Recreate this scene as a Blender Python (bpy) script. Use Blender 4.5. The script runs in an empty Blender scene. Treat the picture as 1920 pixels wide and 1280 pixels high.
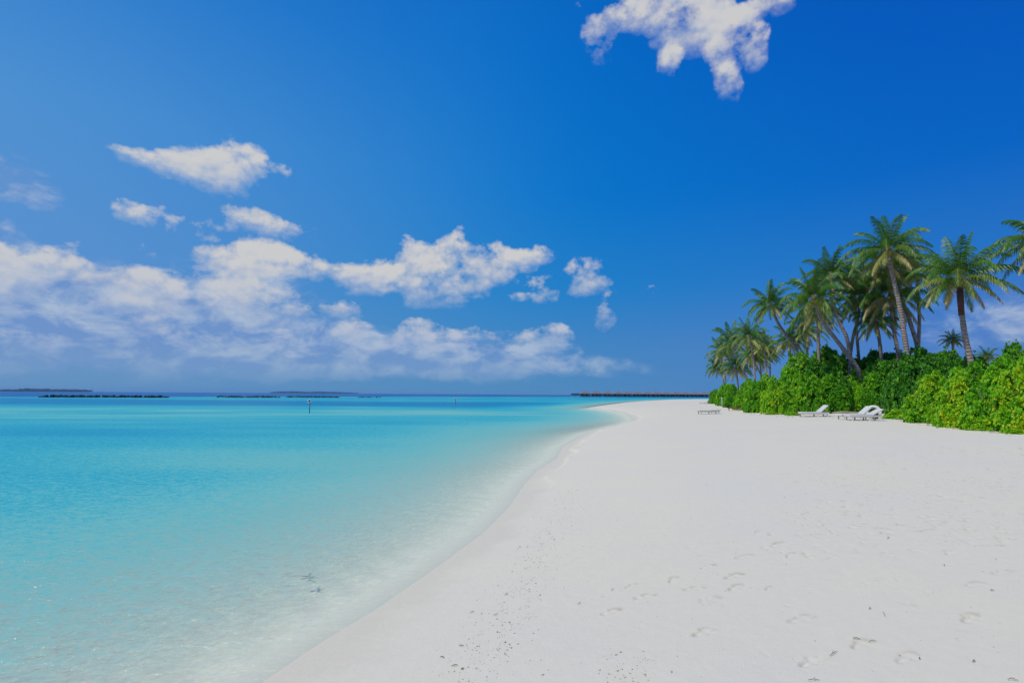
import bpy, math, random
import numpy as np
from mathutils import Vector, Matrix
R = math.radians
scene = bpy.context.scene
COL = scene.collection
rng = np.random.default_rng(7)
random.seed(7)

# ------------------------------------------------------------------ camera
F = 960.0                      # focal length in pixels of the 1920 px frame
CAMZ = 2.1
PITCH = math.atan(99 / F)
RHO = 0.0062
fwd = Vector((0, math.cos(PITCH), math.sin(PITCH)))
up0 = Vector((0, -math.sin(PITCH), math.cos(PITCH)))
rt0 = Vector((1, 0, 0))
rt = (rt0 * math.cos(RHO) + up0 * math.sin(RHO)).normalized()
upv = (up0 * math.cos(RHO) - rt0 * math.sin(RHO)).normalized()
cam_d = bpy.data.cameras.new('camera')
cam = bpy.data.objects.new('camera', cam_d)
COL.objects.link(cam)
cam.matrix_world = Matrix(((rt.x, upv.x, -fwd.x, 0), (rt.y, upv.y, -fwd.y, 0), (rt.z, upv.z, -fwd.z, CAMZ), (0, 0, 0, 1)))
cam_d.sensor_width = 36.0
cam_d.lens = 36.0 * F / 1920.0
cam_d.clip_start = 0.05
cam_d.clip_end = 60000
scene.camera = cam

def ray(px, py):
    return (fwd * F + rt * (px - 960) - upv * (py - 640)).normalized()
def G(px, py, z=0.0):
    d = ray(px, py)
    t = (z - CAMZ) / d.z
    return Vector((d.x * t, d.y * t, z))
def at(px, py, Y):
    d = ray(px, py)
    t = Y / d.y
    return Vector((d.x * t, Y, CAMZ + d.z * t))
def azel(px, py):
    d = ray(px, py)
    return math.degrees(math.atan2(d.x, d.y)), math.degrees(math.asin(d.z))

# ------------------------------------------------------------------ sun, sky, exposure
SUN_EL, SUN_AZ = 56.0, -115.0           # azimuth from +Y towards +X: high on the left, a little behind
sd = Vector((math.sin(R(SUN_AZ)) * math.cos(R(SUN_EL)), math.cos(R(SUN_AZ)) * math.cos(R(SUN_EL)), math.sin(R(SUN_EL))))
sl = bpy.data.lights.new('sun', 'SUN')
sl.energy = 3.7
sl.angle = R(0.55)
sl.color = (1.0, 0.94, 0.81)
sun = bpy.data.objects.new('sun', sl)
COL.objects.link(sun)
sun.rotation_euler = sd.to_track_quat('Z', 'Y').to_euler()

scene.view_settings.view_transform = 'Standard'
scene.view_settings.look = 'None'
scene.view_settings.exposure = 0.0
scene.view_settings.gamma = 1.0
scene.view_settings.use_curve_mapping = False
scene.cycles.max_bounces = 6
scene.cycles.diffuse_bounces = 2
scene.cycles.glossy_bounces = 2
scene.cycles.transmission_bounces = 3
scene.cycles.transparent_max_bounces = 8
scene.cycles.use_denoising = True

class NT:
    """small helper round a node tree"""
    def __init__(s, tree): s.t = tree
    def n(s, typ, **kw):
        nd = s.t.nodes.new(typ)
        for k, v in kw.items():
            if k == 'inp':
                for i, val in v.items():
                    sock = nd.inputs[i]
                    if isinstance(val, bpy.types.NodeSocket): s.t.links.new(val, sock)
                    else: sock.default_value = val
            else: setattr(nd, k, v)
        return nd
    def m(s, op, a, b=0.0, c=None, clamp=False):
        i = {0: a, 1: b}
        if c is not None: i[2] = c
        return s.n('ShaderNodeMath', operation=op, use_clamp=clamp, inp=i).outputs[0]
    def vm(s, op, a, b=None, **kw):
        i = {0: a}
        if b is not None: i[1] = b
        return s.n('ShaderNodeVectorMath', operation=op, inp=i)
    def mr(s, v, a, b, c=0.0, d=1.0, smooth=False):
        nd = s.n('ShaderNodeMapRange', inp={0: v, 1: a, 2: b, 3: c, 4: d})
        if smooth: nd.interpolation_type = 'SMOOTHSTEP'
        return nd.outputs[0]
    def mix(s, f, a, b, blend='MIX'):
        nd = s.n('ShaderNodeMix', data_type='RGBA', blend_type=blend, inp={0: f, 6: a, 7: b})
        return nd.outputs[2]
    def noise(s, vec, scale, detail=4.0, rough=0.5, dist=0.0, col=False):
        nd = s.n('ShaderNodeTexNoise', inp={'Vector': vec, 'Scale': scale, 'Detail': detail, 'Roughness': rough, 'Distortion': dist})
        return nd.outputs[1 if col else 0]
    def ramp(s, v, stops):
        nd = s.n('ShaderNodeValToRGB', inp={0: v})
        e = nd.color_ramp.elements
        while len(e) > 1: e.remove(e[-1])
        e[0].position = stops[0][0]; e[0].color = stops[0][1]
        for p, c in stops[1:]:
            q = e.new(p); q.color = c
        return nd.outputs[0]

def lin(r, g, b, k=1.0):
    def f(c):
        c /= 255.0
        return (c / 12.92 if c <= 0.04045 else ((c + 0.055) / 1.055) ** 2.4) * k
    return (f(r), f(g), f(b), 1.0)

world = bpy.data.worlds.new('World')
scene.world = world
world.use_nodes = True
world.cycles.sampling_method = 'MANUAL'
world.cycles.sample_map_resolution = 256
wt = world.node_tree
wt.nodes.clear()
W = NT(wt)
SKY_STRENGTH = 0.1
tc = W.n('ShaderNodeTexCoord').outputs['Generated']
sky = W.n('ShaderNodeTexSky', sky_type='NISHITA')
sky.sun_disc = False
sky.sun_elevation = R(SUN_EL)
sky.sun_rotation = R(SUN_AZ)
sky.air_density = 1.0
sky.dust_density = 0.6
sky.ozone_density = 3.0
wt.links.new(tc, sky.inputs[0])
sep = W.n('ShaderNodeSeparateXYZ', inp={0: tc})
sx, sy, sz = sep.outputs
AZ = W.m('MULTIPLY', W.m('ARCTAN2', sx, sy), 57.2958)
EL = W.m('MULTIPLY', W.m('ARCSINE', sz), 57.2958)
# the photograph's deep polarised blue: the sky texture carried towards these tones by azimuth and height
K = 1.0 / SKY_STRENGTH
def elramp(stops):
    return W.ramp(W.mr(EL, 0.0, 45.0), [(e / 45.0, lin(*c)) for e, c in stops])
left = elramp([(0, (100, 148, 192)), (4, (103, 146, 200)), (12, (92, 146, 208)), (24, (78, 145, 210)), (36, (44, 124, 205)), (45, (30, 105, 195))])
mid = elramp([(0, (75, 140, 188)), (4, (64, 136, 192)), (11, (26, 130, 200)), (22, (0, 121, 204)), (34, (0, 113, 201)), (45, (5, 104, 195))])
right = elramp([(0, (70, 125, 190)), (5, (72, 120, 195)), (12, (34, 112, 196)), (20, (0, 98, 194)), (34, (0, 82, 184)), (45, (0, 74, 172))])
tone = W.mix(W.mr(AZ, -58, 14, smooth=True), left, mid)
tone = W.mix(W.mr(AZ, -14, 54, smooth=True), tone, right)
tone = W.mix(1.0, tone, (K, K, K, 1), 'MULTIPLY')
skyc = W.mix(0.98, sky.outputs[0], tone)

# clouds: soft blobs by direction, broken up by fractal noise
wn = W.noise(tc, 9.0, 5.0, 0.6, col=True)
wv = W.vm('SUBTRACT', wn, (0.5, 0.5, 0.5)).outputs[0]
wv = W.vm('MULTIPLY', wv, (4.2, 3.0, 0.0)).outputs[0]
P0 = W.n('ShaderNodeCombineXYZ', inp={0: AZ, 1: EL, 2: 1.0}).outputs[0]
P = W.vm('ADD', P0, wv).outputs[0]
def blobs(lst, prev=None):
    acc = None
    for cx, cy, rx, ry, rot, w in lst:
        a, e = azel(cx, cy)
        a1, _ = azel(cx + rx, cy); _, e1 = azel(cx, cy - ry)
        ra, re = max(.3, a1 - a), max(.3, e1 - e)
        Pi = P
        before = acc if acc is not None else prev
        if before is not None:      # evaluate one blob after the other, which keeps the shader's stack small
            Pi = W.n('ShaderNodeVectorMath', operation='MULTIPLY_ADD', inp={0: before, 1: (1e-12, 1e-12, 1e-12), 2: P}).outputs[0]
        mp = W.n('ShaderNodeMapping', vector_type='TEXTURE', inp={0: Pi, 1: (a, e, 0), 2: (0, 0, R(rot)), 3: (ra * 1.35, re * 1.35, 1)})
        q = mp.outputs[0]
        d2 = W.vm('DOT_PRODUCT', q, q).outputs[1]
        g = W.mr(d2, 2.0, 1.0, 0.0, w, smooth=True)
        v = W.n('ShaderNodeVectorMath', operation='SCALE', inp={0: q, 'Scale': g}).outputs[0]
        acc = v if acc is None else W.vm('ADD', acc, v).outputs[0]
    s_ = W.n('ShaderNodeSeparateXYZ', inp={0: acc})
    return s_.outputs, acc
CUM = [
 (440,312,58,56,0,1.1),(385,325,80,38,-6,1.0),(310,303,60,20,4,.5),(245,292,45,14,0,.28),(522,318,22,18,0,.35),
 (240,390,38,22,0,.75),(305,408,50,22,0,.6),(468,414,80,28,0,.95),(372,424,50,22,0,.7),(545,430,40,22,0,.45),(260,462,50,22,0,.7),
 (25,490,95,30,0,.95),(112,480,58,32,0,.95),(200,515,85,34,-8,.85),(275,545,75,40,0,.75),(5,540,28,38,0,.9),(60,520,110,40,0,.6),
 (450,478,105,32,0,.85),(570,500,80,26,-6,.9),(470,520,110,34,0,.75),(450,565,120,44,0,.8),(240,590,90,34,0,.7),(330,640,90,26,0,.5),(560,640,80,26,0,.5),(100,650,110,24,0,.4),
 (690,520,55,38,0,1.0),(770,485,30,38,0,1.0),(850,485,52,50,0,1.1),(800,535,100,42,0,1.0),(925,490,56,40,0,1.0),(985,482,48,24,10,.9),(890,520,70,30,0,.7),
 (1100,515,36,36,20,.85),(1138,582,16,34,0,.6),(1152,530,30,20,0,.32),(1224,540,16,10,0,.4),(1012,545,40,30,0,.9),(982,562,34,15,0,.65),
 (1025,635,54,20,12,.85),(790,632,60,24,0,.7),(880,640,95,20,0,.6),(690,635,70,26,0,.6),(610,585,65,20,0,.6),
 (1128,62,30,50,20,.7),(1185,30,60,34,0,.8),(1290,30,80,46,0,1.1),(1350,60,66,44,0,.95),(1258,112,24,40,-12,.6),(1356,115,32,50,0,.8),(1415,85,28,38,0,.65),(1270,-30,110,36,0,1.1),(1366,150,26,40,0,.6),(1262,90,22,40,0,.4),(1440,10,50,22,0,.35),(1120,20,40,30,0,.4),
]
SOFT = [
 (90,620,210,74,0,1.3),(330,630,210,66,0,1.3),(560,655,210,50,0,1.2),(830,668,230,40,0,1.0),(250,560,130,60,0,.7),(150,540,180,45,0,.75),(470,560,150,70,0,.5),
 (1040,690,150,22,0,.25),(1890,600,120,50,0,.5),(1750,600,80,50,0,.3),(25,345,80,38,0,.75),(10,440,60,22,0,.5),(760,690,400,24,0,.4),(250,690,400,30,0,.5),
]
(cxx, cyy, cF), a_ = blobs(CUM)
(_, syy, sF), _ = blobs(SOFT, a_)
st = W.vm('MULTIPLY', tc, (1.0, 1.0, 1.35)).outputs[0]
st = W.vm('ADD', st, W.vm('MULTIPLY', wv, (0.004, 0.004, 0.0)).outputs[0]).outputs[0]
def puff(vec, det):
    v = W.n('ShaderNodeTexVoronoi', feature='F1', inp={'Vector': vec, 'Scale': 30.0, 'Detail': det, 'Roughness': 0.55, 'Lacunarity': 2.1})
    v.normalize = True
    return W.m('SUBTRACT', 1.0, v.outputs['Distance'])
n1 = W.noise(st, 12.0, 8.0, 0.6, 0.1)
p1 = puff(st, 3.0)
p2 = puff(W.vm('ADD', st, (-0.006, 0.0, 0.012)).outputs[0], 1.0)
vloc = W.m('DIVIDE', cyy, W.m('MAXIMUM', cF, 0.1))
sh1 = W.m('ADD', W.m('MULTIPLY', W.m('SUBTRACT', n1, 0.53), 4.6), W.m('MULTIPLY', W.m('SUBTRACT', p1, 0.64), 1.6))
dn = W.m('ADD', W.m('MULTIPLY', W.m('MINIMUM', cF, 1.25), 0.95), sh1)
gate = W.mr(cF, 0.02, 0.14)
# crisp towers above, dissolving undersides
soft_w = W.mr(vloc, -0.8, 0.25, 1.9, 0.75)
dens = W.m('MULTIPLY', W.m('SMOOTH_MIN', W.m('MAXIMUM', W.m('DIVIDE', W.m('SUBTRACT', dn, 0.22), soft_w), 0.0), 1.0, 0.35), gate, clamp=True)
n3 = W.noise(W.vm('MULTIPLY', tc, (1, 1, 2.0)).outputs[0], 13.0, 8.0, 0.6, 0.3)
sdens = W.mr(W.m('ADD', sF, W.m('MULTIPLY', W.m('SUBTRACT', n3, 0.49), 2.6)), 0.0, 1.15, 0.0, 0.88, smooth=True)
sdens = W.m('MULTIPLY', sdens, W.mr(sF, 0.0, 0.12))
sdens = W.m('MULTIPLY', sdens, W.mr(EL, 0.0, 2.6, 0.15, 1.0))
# light: upper and left flanks are bright, undersides bluish
lit = W.m('ADD', W.m('MULTIPLY', vloc, 0.75), W.m('MULTIPLY', W.m('SUBTRACT', p1, p2), 1.7))
lit = W.m('SUBTRACT', lit, W.m('MULTIPLY', W.m('SUBTRACT', n1, 0.5), 0.9))
lit = W.mr(lit, -0.95, 0.25, smooth=True)
low = W.mr(EL, 3.0, 13.0)
shade_c = W.mix(low, lin(134, 162, 204, K), lin(150, 172, 208, K))
lit_c = W.mix(low, lin(165, 182, 212, K), lin(207, 206, 205, K))
cc = W.mix(lit, shade_c, lit_c)
sc = W.mix(W.mr(n3, 0.42, 0.62), lin(112, 148, 202, K), lin(172, 189, 212, K))
sc = W.mix(W.mr(EL, 0.5, 5.0), lin(118, 156, 198, K), sc)
c1 = W.mix(sdens, skyc, sc)
c2 = W.mix(W.m('MULTIPLY', dens, 0.95), c1, cc)
bg = W.n('ShaderNodeBackground', inp={0: c2, 1: SKY_STRENGTH})
wo = W.n('ShaderNodeOutputWorld')
wt.links.new(bg.outputs[0], wo.inputs[0])

# ------------------------------------------------------------------ mesh helpers
def link(o, parent=None):
    COL.objects.link(o)
    if parent is not None: o.parent = parent
    return o
def tag(o, label=None, cat=None, group=None, kind=None):
    if label: o['label'] = label
    if cat: o['category'] = cat
    if group: o['group'] = group
    if kind: o['kind'] = kind
    return o
def mesh(name, verts, faces, mat=None, smooth=False, attrs=None):
    """verts (n,3) array, faces (m,k) int array or a list of such arrays"""
    verts = np.asarray(verts, dtype=np.float32).reshape(-1, 3)
    fl = faces if isinstance(faces, list) else [faces]
    fl = [np.asarray(f, dtype=np.int32) for f in fl if len(f)]
    me = bpy.data.meshes.new(name)
    me.vertices.add(len(verts)); me.vertices.foreach_set('co', verts.ravel())
    tot = np.concatenate([np.full(len(f), f.shape[1], dtype=np.int32) for f in fl])
    idx = np.concatenate([f.ravel() for f in fl])
    me.loops.add(len(idx)); me.loops.foreach_set('vertex_index', idx)
    me.polygons.add(len(tot))
    me.polygons.foreach_set('loop_start', np.concatenate([[0], np.cumsum(tot)[:-1]]).astype(np.int32))
    me.polygons.foreach_set('loop_total', tot)
    me.polygons.foreach_set('use_smooth', np.full(len(tot), smooth, dtype=bool))
    if attrs:
        for k, v in attrs.items():
            at_ = me.attributes.new(k, 'FLOAT', 'POINT')
            at_.data.foreach_set('value', np.asarray(v, dtype=np.float32))
    me.update(calc_edges=True)
    if mat: me.materials.append(mat)
    return me
def obj(name, me, parent=None, loc=(0, 0, 0), rot=(0, 0, 0), scale=(1, 1, 1)):
    o = bpy.data.objects.new(name, me)
    link(o, parent)
    o.location = loc; o.rotation_euler = rot; o.scale = scale
    return o
def empty(name, loc, rz=0.0, label=None, cat=None, group=None):
    o = bpy.data.objects.new(name, None)
    o.empty_display_size = 0.3
    link(o); o.location = loc; o.rotation_euler = (0, 0, rz)
    return tag(o, label, cat, group)
class MB:
    """collects simple solids into one mesh"""
    def __init__(s): s.v = []; s.q = []; s.t = []; s.n = 0
    def add(s, v, q=None, t=None):
        v = np.asarray(v, float).reshape(-1, 3)
        if q is not None and len(q): s.q.append(np.asarray(q) + s.n)
        if t is not None and len(t): s.t.append(np.asarray(t) + s.n)
        s.v.append(v); s.n += len(v); return s
    def box(s, c, size, rot=None, taper=1.0):
        x, y, z = [k / 2 for k in size]
        v = np.array([(-x,-y,-z),(x,-y,-z),(x,y,-z),(-x,y,-z),(-x*taper,-y*taper,z),(x*taper,-y*taper,z),(x*taper,y*taper,z),(-x*taper,y*taper,z)])
        if rot is not None: v = v @ np.array(rot.to_matrix() if hasattr(rot, 'to_matrix') else rot).T
        return s.add(v + np.array(c), [(0,3,2,1),(4,5,6,7),(0,1,5,4),(1,2,6,5),(2,3,7,6),(3,0,4,7)])
    def tube(s, pts, rad, n=8, cap=True):
        pts = [Vector(p) for p in pts]; rad = rad if hasattr(rad, '__len__') else [rad] * len(pts)
        V = []; X = None
        for i, p in enumerate(pts):
            d = (pts[min(i + 1, len(pts) - 1)] - pts[max(i - 1, 0)]).normalized()
            if X is None: X = d.orthogonal().normalized()
            X = (X - d * X.dot(d)).normalized(); Y = d.cross(X)
            for k in range(n):
                a = 2 * math.pi * k / n
                V.append(p + (X * math.cos(a) + Y * math.sin(a)) * rad[i])
        Q = [(i*n + k, i*n + (k+1) % n, (i+1)*n + (k+1) % n, (i+1)*n + k) for i in range(len(pts) - 1) for k in range(n)]
        T = []
        if cap:
            for e, base in ((0, 0), (1, (len(pts) - 1) * n)):
                V.append(pts[-1] if e else pts[0]); c = len(V) - 1
                for k in range(n):
                    a, b = base + k, base + (k + 1) % n
                    T.append((a, b, c) if e else (b, a, c))
        return s.add([tuple(v) for v in V], Q, T)
    def lathe(s, prof, c=(0, 0, 0), n=16, rot=None):
        V = []
        for r, z in prof:
            for k in range(n):
                a = 2 * math.pi * k / n; V.append((r * math.cos(a), r * math.sin(a), z))
        V = np.array(V)
        if rot is not None: V = V @ np.array(rot.to_matrix()).T
        Q = [(i*n + k, i*n + (k+1) % n, (i+1)*n + (k+1) % n, (i+1)*n + k) for i in range(len(prof) - 1) for k in range(n)]
        return s.add(V + np.array(c), Q)
    def mesh(s, name, mat, smooth=False):
        f = []
        if s.q: f.append(np.concatenate(s.q))
        if s.t: f.append(np.concatenate(s.t))
        return mesh(name, np.concatenate(s.v), f, mat, smooth)
    def build(s, name, mat, parent=None, smooth=False, **kw):
        return obj(name, s.mesh(name, mat, smooth), parent, **kw)

def mat_new(name):
    m = bpy.data.materials.new(name); m.use_nodes = True
    m.node_tree.nodes.clear()
    N = NT(m.node_tree)
    N.out = N.n('ShaderNodeOutputMaterial')
    return m, N
def simple(name, c, rough=0.7, var=0.15, scale=8.0, spec=0.3, bump=0.0, c2=None):
    m, N = mat_new(name)
    oc = N.n('ShaderNodeTexCoord').outputs['Object']
    n = N.noise(oc, scale, 5.0, 0.6)
    a = tuple(k * (1 - var) for k in c[:3]) + (1,)
    b = c2 or tuple(min(1, k * (1 + var)) for k in c[:3]) + (1,)
    col = N.mix(N.mr(n, 0.3, 0.7), a, b)
    i = {'Base Color': col, 'Roughness': rough, 'Specular IOR Level': spec}
    p = N.n('ShaderNodeBsdfPrincipled', inp=i)
    if bump:
        bn = N.n('ShaderNodeBump', inp={'Height': N.noise(oc, scale * 3, 4.0, 0.6), 'Strength': bump, 'Distance': 0.02})
        N.t.links.new(bn.outputs[0], p.inputs['Normal'])
    N.t.links.new(p.outputs[0], N.out.inputs[0])
    return m

# ------------------------------------------------------------------ land form
shore_px = [(490,1280),(600,1205),(715,1135),(820,1062),(905,1000),(955,950),(985,905),(1010,880),(1045,858),(1055,838),(1085,820),(1110,808),(1150,798),(1182,790),(1190,786),(1183,779),(1168,773),(1140,768),(1118,765.5),(1108,764),(1125,760.5),(1150,757),(1170,754.5),(1200,752),(1250,749.3),(1340,748)]
shore = [tuple(G(*p)[:2]) for p in shore_px]
land = [(-4.1, -2.0), (-3.0, 1.5)] + shore + [(240, 300), (600, 300), (600, -300), (-30, -300), (-9, -30)]
LP = np.array(land, float)
def sdist(x, y):
    x = np.asarray(x, float).ravel(); y = np.asarray(y, float).ravel()
    best = np.full(x.shape, 1e18); inside = np.zeros(x.shape, bool)
    n = len(LP)
    for i in range(n):
        a = LP[i]; b = LP[(i + 1) % n]
        e = b - a; L = e @ e
        t = np.clip(((x - a[0]) * e[0] + (y - a[1]) * e[1]) / L, 0, 1)
        dx = x - a[0] - t * e[0]; dy = y - a[1] - t * e[1]
        best = np.minimum(best, dx * dx + dy * dy)
        c = ((a[1] > y) != (b[1] > y))
        with np.errstate(divide='ignore', invalid='ignore'):
            xi = a[0] + (y - a[1]) * (b[0] - a[0]) / (b[1] - a[1])
        inside ^= c & (x < xi)
    return np.sqrt(best) * np.where(inside, 1, -1)
# cheap value noise for land form
_tab = rng.random((256, 256))
def vn(x, y, s):
    x = x / s; y = y / s
    xi = np.floor(x).astype(int); yi = np.floor(y).astype(int)
    fx = x - xi; fy = y - yi
    fx = fx * fx * (3 - 2 * fx); fy = fy * fy * (3 - 2 * fy)
    g = lambda a, b: _tab[a & 255, b & 255]
    return (g(xi, yi) * (1 - fx) + g(xi + 1, yi) * fx) * (1 - fy) + (g(xi, yi + 1) * (1 - fx) + g(xi + 1, yi + 1) * fx) * fy
def sm(a, b, v):
    t = np.clip((v - a) / (b - a), 0, 1); return t * t * (3 - 2 * t)
def depth_f(x, y, s):
    t = np.maximum(-s, 0)
    d = 1.9 * (1 - np.exp(-t / 10.5))
    r = np.hypot(x, y)
    # sand bar about 55 m out, a deeper channel at 90 m, then the reef flat and the drop-off
    w = vn(x, y, 35) * 24 - 12 + x * 0.10
    bar = np.exp(-((y - 57 - w * .3) / 16) ** 2) * sm(8, 25, t) * 0.75
    ch = sm(74, 92, y + w * .5) * (1 - sm(118, 150, y + w)) * sm(5, 20, t) * (1.4 + 0.5 * vn(x, y, 22))
    flat = sm(150, 190, y + w) * (-0.4 + 0.9 * vn(x * .25 + 7, y, 14))
    drop = sm(0, 70, y - (425 + 1.4 * np.minimum(x, 60)) + w) * 14
    pit = (vn(x, y, 9) - .5) * .5 * sm(6, 18, t) + (vn(x * .4, y, 5) - .5) * .35 * sm(8, 20, t) + (vn(x * .35, y, 2.6) - .5) * .55 * sm(4, 9, t)
    d = np.maximum(d - bar + ch + flat * sm(5, 30, t) + drop + pit, d * 0.35)
    return d
foot = []     # filled below: (x, y, heading, size, depth)
fr = np.random.default_rng(21)
for px, py, sz in [(1425-45,1083,1.0),(1300,1079,1.0),(1327,1043,.9),(1395,1031,1.1),(1375,1063,1.1),(1457,1014,1.0),(1525,1003,.9),(1482,1035,.9),(1262,1060,.9),(1208,1085,1.),(1183,1064,.7),(1330,1101,1.0),(1145,1106,.9),(1318,1157,1.0),(1500,1148,1.1),(1660,1007,1.0),(1740,1008,1.0),(1612,1200,.9),(1820,1168,1.1),(1550,985,.8),(1590,970,.8),(1620,955,.8),(1830,1108,.9),(1880,1090,1.0),(1700,1230,1.),(1520,1225,.9),(1780,1050,.8),(1440,1090,.5),(1120,1080,.5),(1560,1045,.7)]:
    p = G(px, py, 0.45)
    foot.append((p.x, p.y, R(28) + fr.normal(0, .2), sz * .85, 0.011 * fr.uniform(.7, 1.3)))
for _ in range(1300):          # the trodden stretch further up the beach
    y = fr.uniform(5.5, 15); x = fr.uniform(.55, 1.15) * y + fr.normal(0, .6)
    foot.append((x, y, fr.uniform(0, 6.28), fr.uniform(.25, .6), 0.010 * fr.uniform(.3, 1.2)))
for _ in range(90):
    y = fr.uniform(3.2, 14); x = fr.uniform(.1, .6) * y + 1
    foot.append((x, y, fr.uniform(0, 6.28), fr.uniform(.2, .5), 0.006 * fr.uniform(.3, 1.2)))
def land_h(x, y, s):
    h = (0.78 - 0.5 * sm(55, 110, y)) * (1 - np.exp(-np.maximum(s, 0) / 5.2))
    h = h + 0.05 * sm(0.45, 0.60, s + (vn(x, y, 1.3) - .5) * .5) * sm(9, 18, y)
    h = h + (vn(x, y, 6) - .5) * .10 * sm(1.5, 8, s) + (vn(x, y, 1.9) - .5) * .018 * sm(.8, 4, s)
    h = h + 0.7 * sm(12, 40, x - 14) * (1 - sm(60, 95, y))
    return h
def H(x, y):
    x = np.atleast_1d(np.asarray(x, float)); y = np.atleast_1d(np.asarray(y, float))
    s = sdist(x, y)
    return np.where(s > 0, land_h(x, y, s), -np.minimum(depth_f(x, y, s), 16))
def Hz(x, y): return float(H(x, y)[0])
def ground_at(px, py):
    z = 0.6
    for _ in range(8):
        p = G(px, py, z); z = Hz(p.x, p.y)
    return Vector((p.x, p.y, z))

def polar(radii, angs, tail):
    a = np.array(angs); r = np.array(radii)
    A, Rr = np.meshgrid(a, r)
    X = (Rr * np.sin(A)).ravel(); Y = (Rr * np.cos(A)).ravel()
    nr, na = len(r), len(a)
    i, j = np.meshgrid(np.arange(nr - 1), np.arange(na), indexing='ij')
    j2 = (j + 1) % na
    q = np.stack([i * na + j, i * na + j2, (i + 1) * na + j2, (i + 1) * na + j], -1).reshape(-1, 4)[:, ::-1]
    return X, Y, q
angs = np.concatenate([np.linspace(R(-52), R(52), 900, endpoint=False), np.linspace(R(52), R(308), 110, endpoint=False)])
radii = np.concatenate([np.geomspace(.25, 2.6, 24, endpoint=False), np.geomspace(2.6, 17, 430, endpoint=False), np.geomspace(17, 400, 210, endpoint=False), np.geomspace(400, 12000, 32)])
X, Y, Q = polar(radii, angs, None)
S = sdist(X, Y)
land_z = land_h(X, Y, S)
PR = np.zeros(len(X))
for fx, fy, fa, fs, fd in foot:
    m = (np.abs(X - fx) < .4) & (np.abs(Y - fy) < .4)
    if not m.any(): continue
    dx = X[m] - fx; dy = Y[m] - fy
    u = dx * math.cos(fa) + dy * math.sin(fa); v = -dx * math.sin(fa) + dy * math.cos(fa)
    hd = np.sqrt((u / (.135 * fs)) ** 2 + (v / (.052 * fs * (1 + .25 * np.sign(u)))) ** 2)
    q_ = (dx * .906 + dy * .42) / (.10 * fs)
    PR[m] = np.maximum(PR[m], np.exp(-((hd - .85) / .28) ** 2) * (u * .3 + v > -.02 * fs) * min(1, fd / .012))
    land_z[m] += -fd * np.clip(.55 - .45 * q_, .1, 1.1) * np.exp(-np.minimum(hd, 3) ** 8) * (1 + .3 * np.sin(u * 60)) + fd * .06 * np.exp(-((hd - 1.3) / .2) ** 2)
D = np.minimum(depth_f(X, Y, S), 16)
D = D + (S < 0) * 0.0
Z = np.where(S > 0, land_z, -D)
# sand ripples on the bed
Z = Z + np.where((S < -0.5) & (S > -14), 0.008 * np.sin((X * .8 + Y * .6 + vn(X, Y, 1.5) * 1.2) * 11), 0)
c0 = len(X)
Xc = np.append(X, 0); Yc = np.append(Y, 0); Zc = np.append(Z, Hz(0, 0)); Sc = np.append(S, 2.5)
na = len(angs)
T = np.array([(c0, (k + 1) % na, k) for k in range(na)])

sand, N = mat_new('sand')
geo = N.n('ShaderNodeNewGeometry').outputs['Position']
sh = N.n('ShaderNodeAttribute', attribute_name='shore').outputs['Fac']
nb = N.noise(geo, 0.35, 4.0, 0.55)
nf = N.noise(geo, 9.0, 6.0, 0.65)
ng = N.noise(geo, 160.0, 3.0, 0.7)
base = N.mix(N.mr(nb, 0.35, 0.65), (0.605, 0.572, 0.455, 1), (0.578, 0.560, 0.475, 1))
base = N.mix(N.mr(nf, 0.35, 0.75, 0, .35), base, (0.53, 0.505, 0.44, 1))
base = N.mix(N.mr(ng, 0.58, 0.72, 0, .35), base, (0.45, 0.40, 0.33, 1))
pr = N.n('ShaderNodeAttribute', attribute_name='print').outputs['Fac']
base = N.mix(N.m('MULTIPLY', N.m('MULTIPLY', pr, N.mr(nf, 0.38, 0.55)), 0.6), base, (0.34, 0.30, 0.20, 1))  # brown bits at print edges, with the edge's thin shadow line painted in
warp = N.noise(geo, 1.1, 4.0, 0.6)
sw = N.m('ADD', sh, N.m('MULTIPLY', N.m('SUBTRACT', warp, 0.5), 1.4))
wet = N.m('MULTIPLY', N.mr(sw, 0.75, 0.15, smooth=True), N.mr(sh, -0.6, 0.0))
wb = N.mix(N.m('MULTIPLY', wet, 0.6), base, (0.52, 0.49, 0.395, 1))
wb = N.mix(N.mr(sh, 0.05, -0.5), wb, (0.70, 0.69, 0.57, 1))
rg = N.mr(wet, 0, 1, 0.95, 0.75)
hb = N.m('ADD', N.m('MULTIPLY', nf, 0.6), N.m('MULTIPLY', ng, 0.25))
bp = N.n('ShaderNodeBump', inp={'Height': hb, 'Strength': 0.45, 'Distance': 0.028})
pb = N.n('ShaderNodeBsdfPrincipled', inp={'Base Color': wb, 'Roughness': rg, 'Specular IOR Level': 0.15, 'Normal': bp.outputs[0]})
sand.node_tree.links.new(pb.outputs[0], N.out.inputs[0])
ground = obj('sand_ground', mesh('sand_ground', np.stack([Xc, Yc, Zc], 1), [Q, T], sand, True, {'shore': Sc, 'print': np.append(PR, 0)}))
tag(ground, kind='structure')

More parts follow.
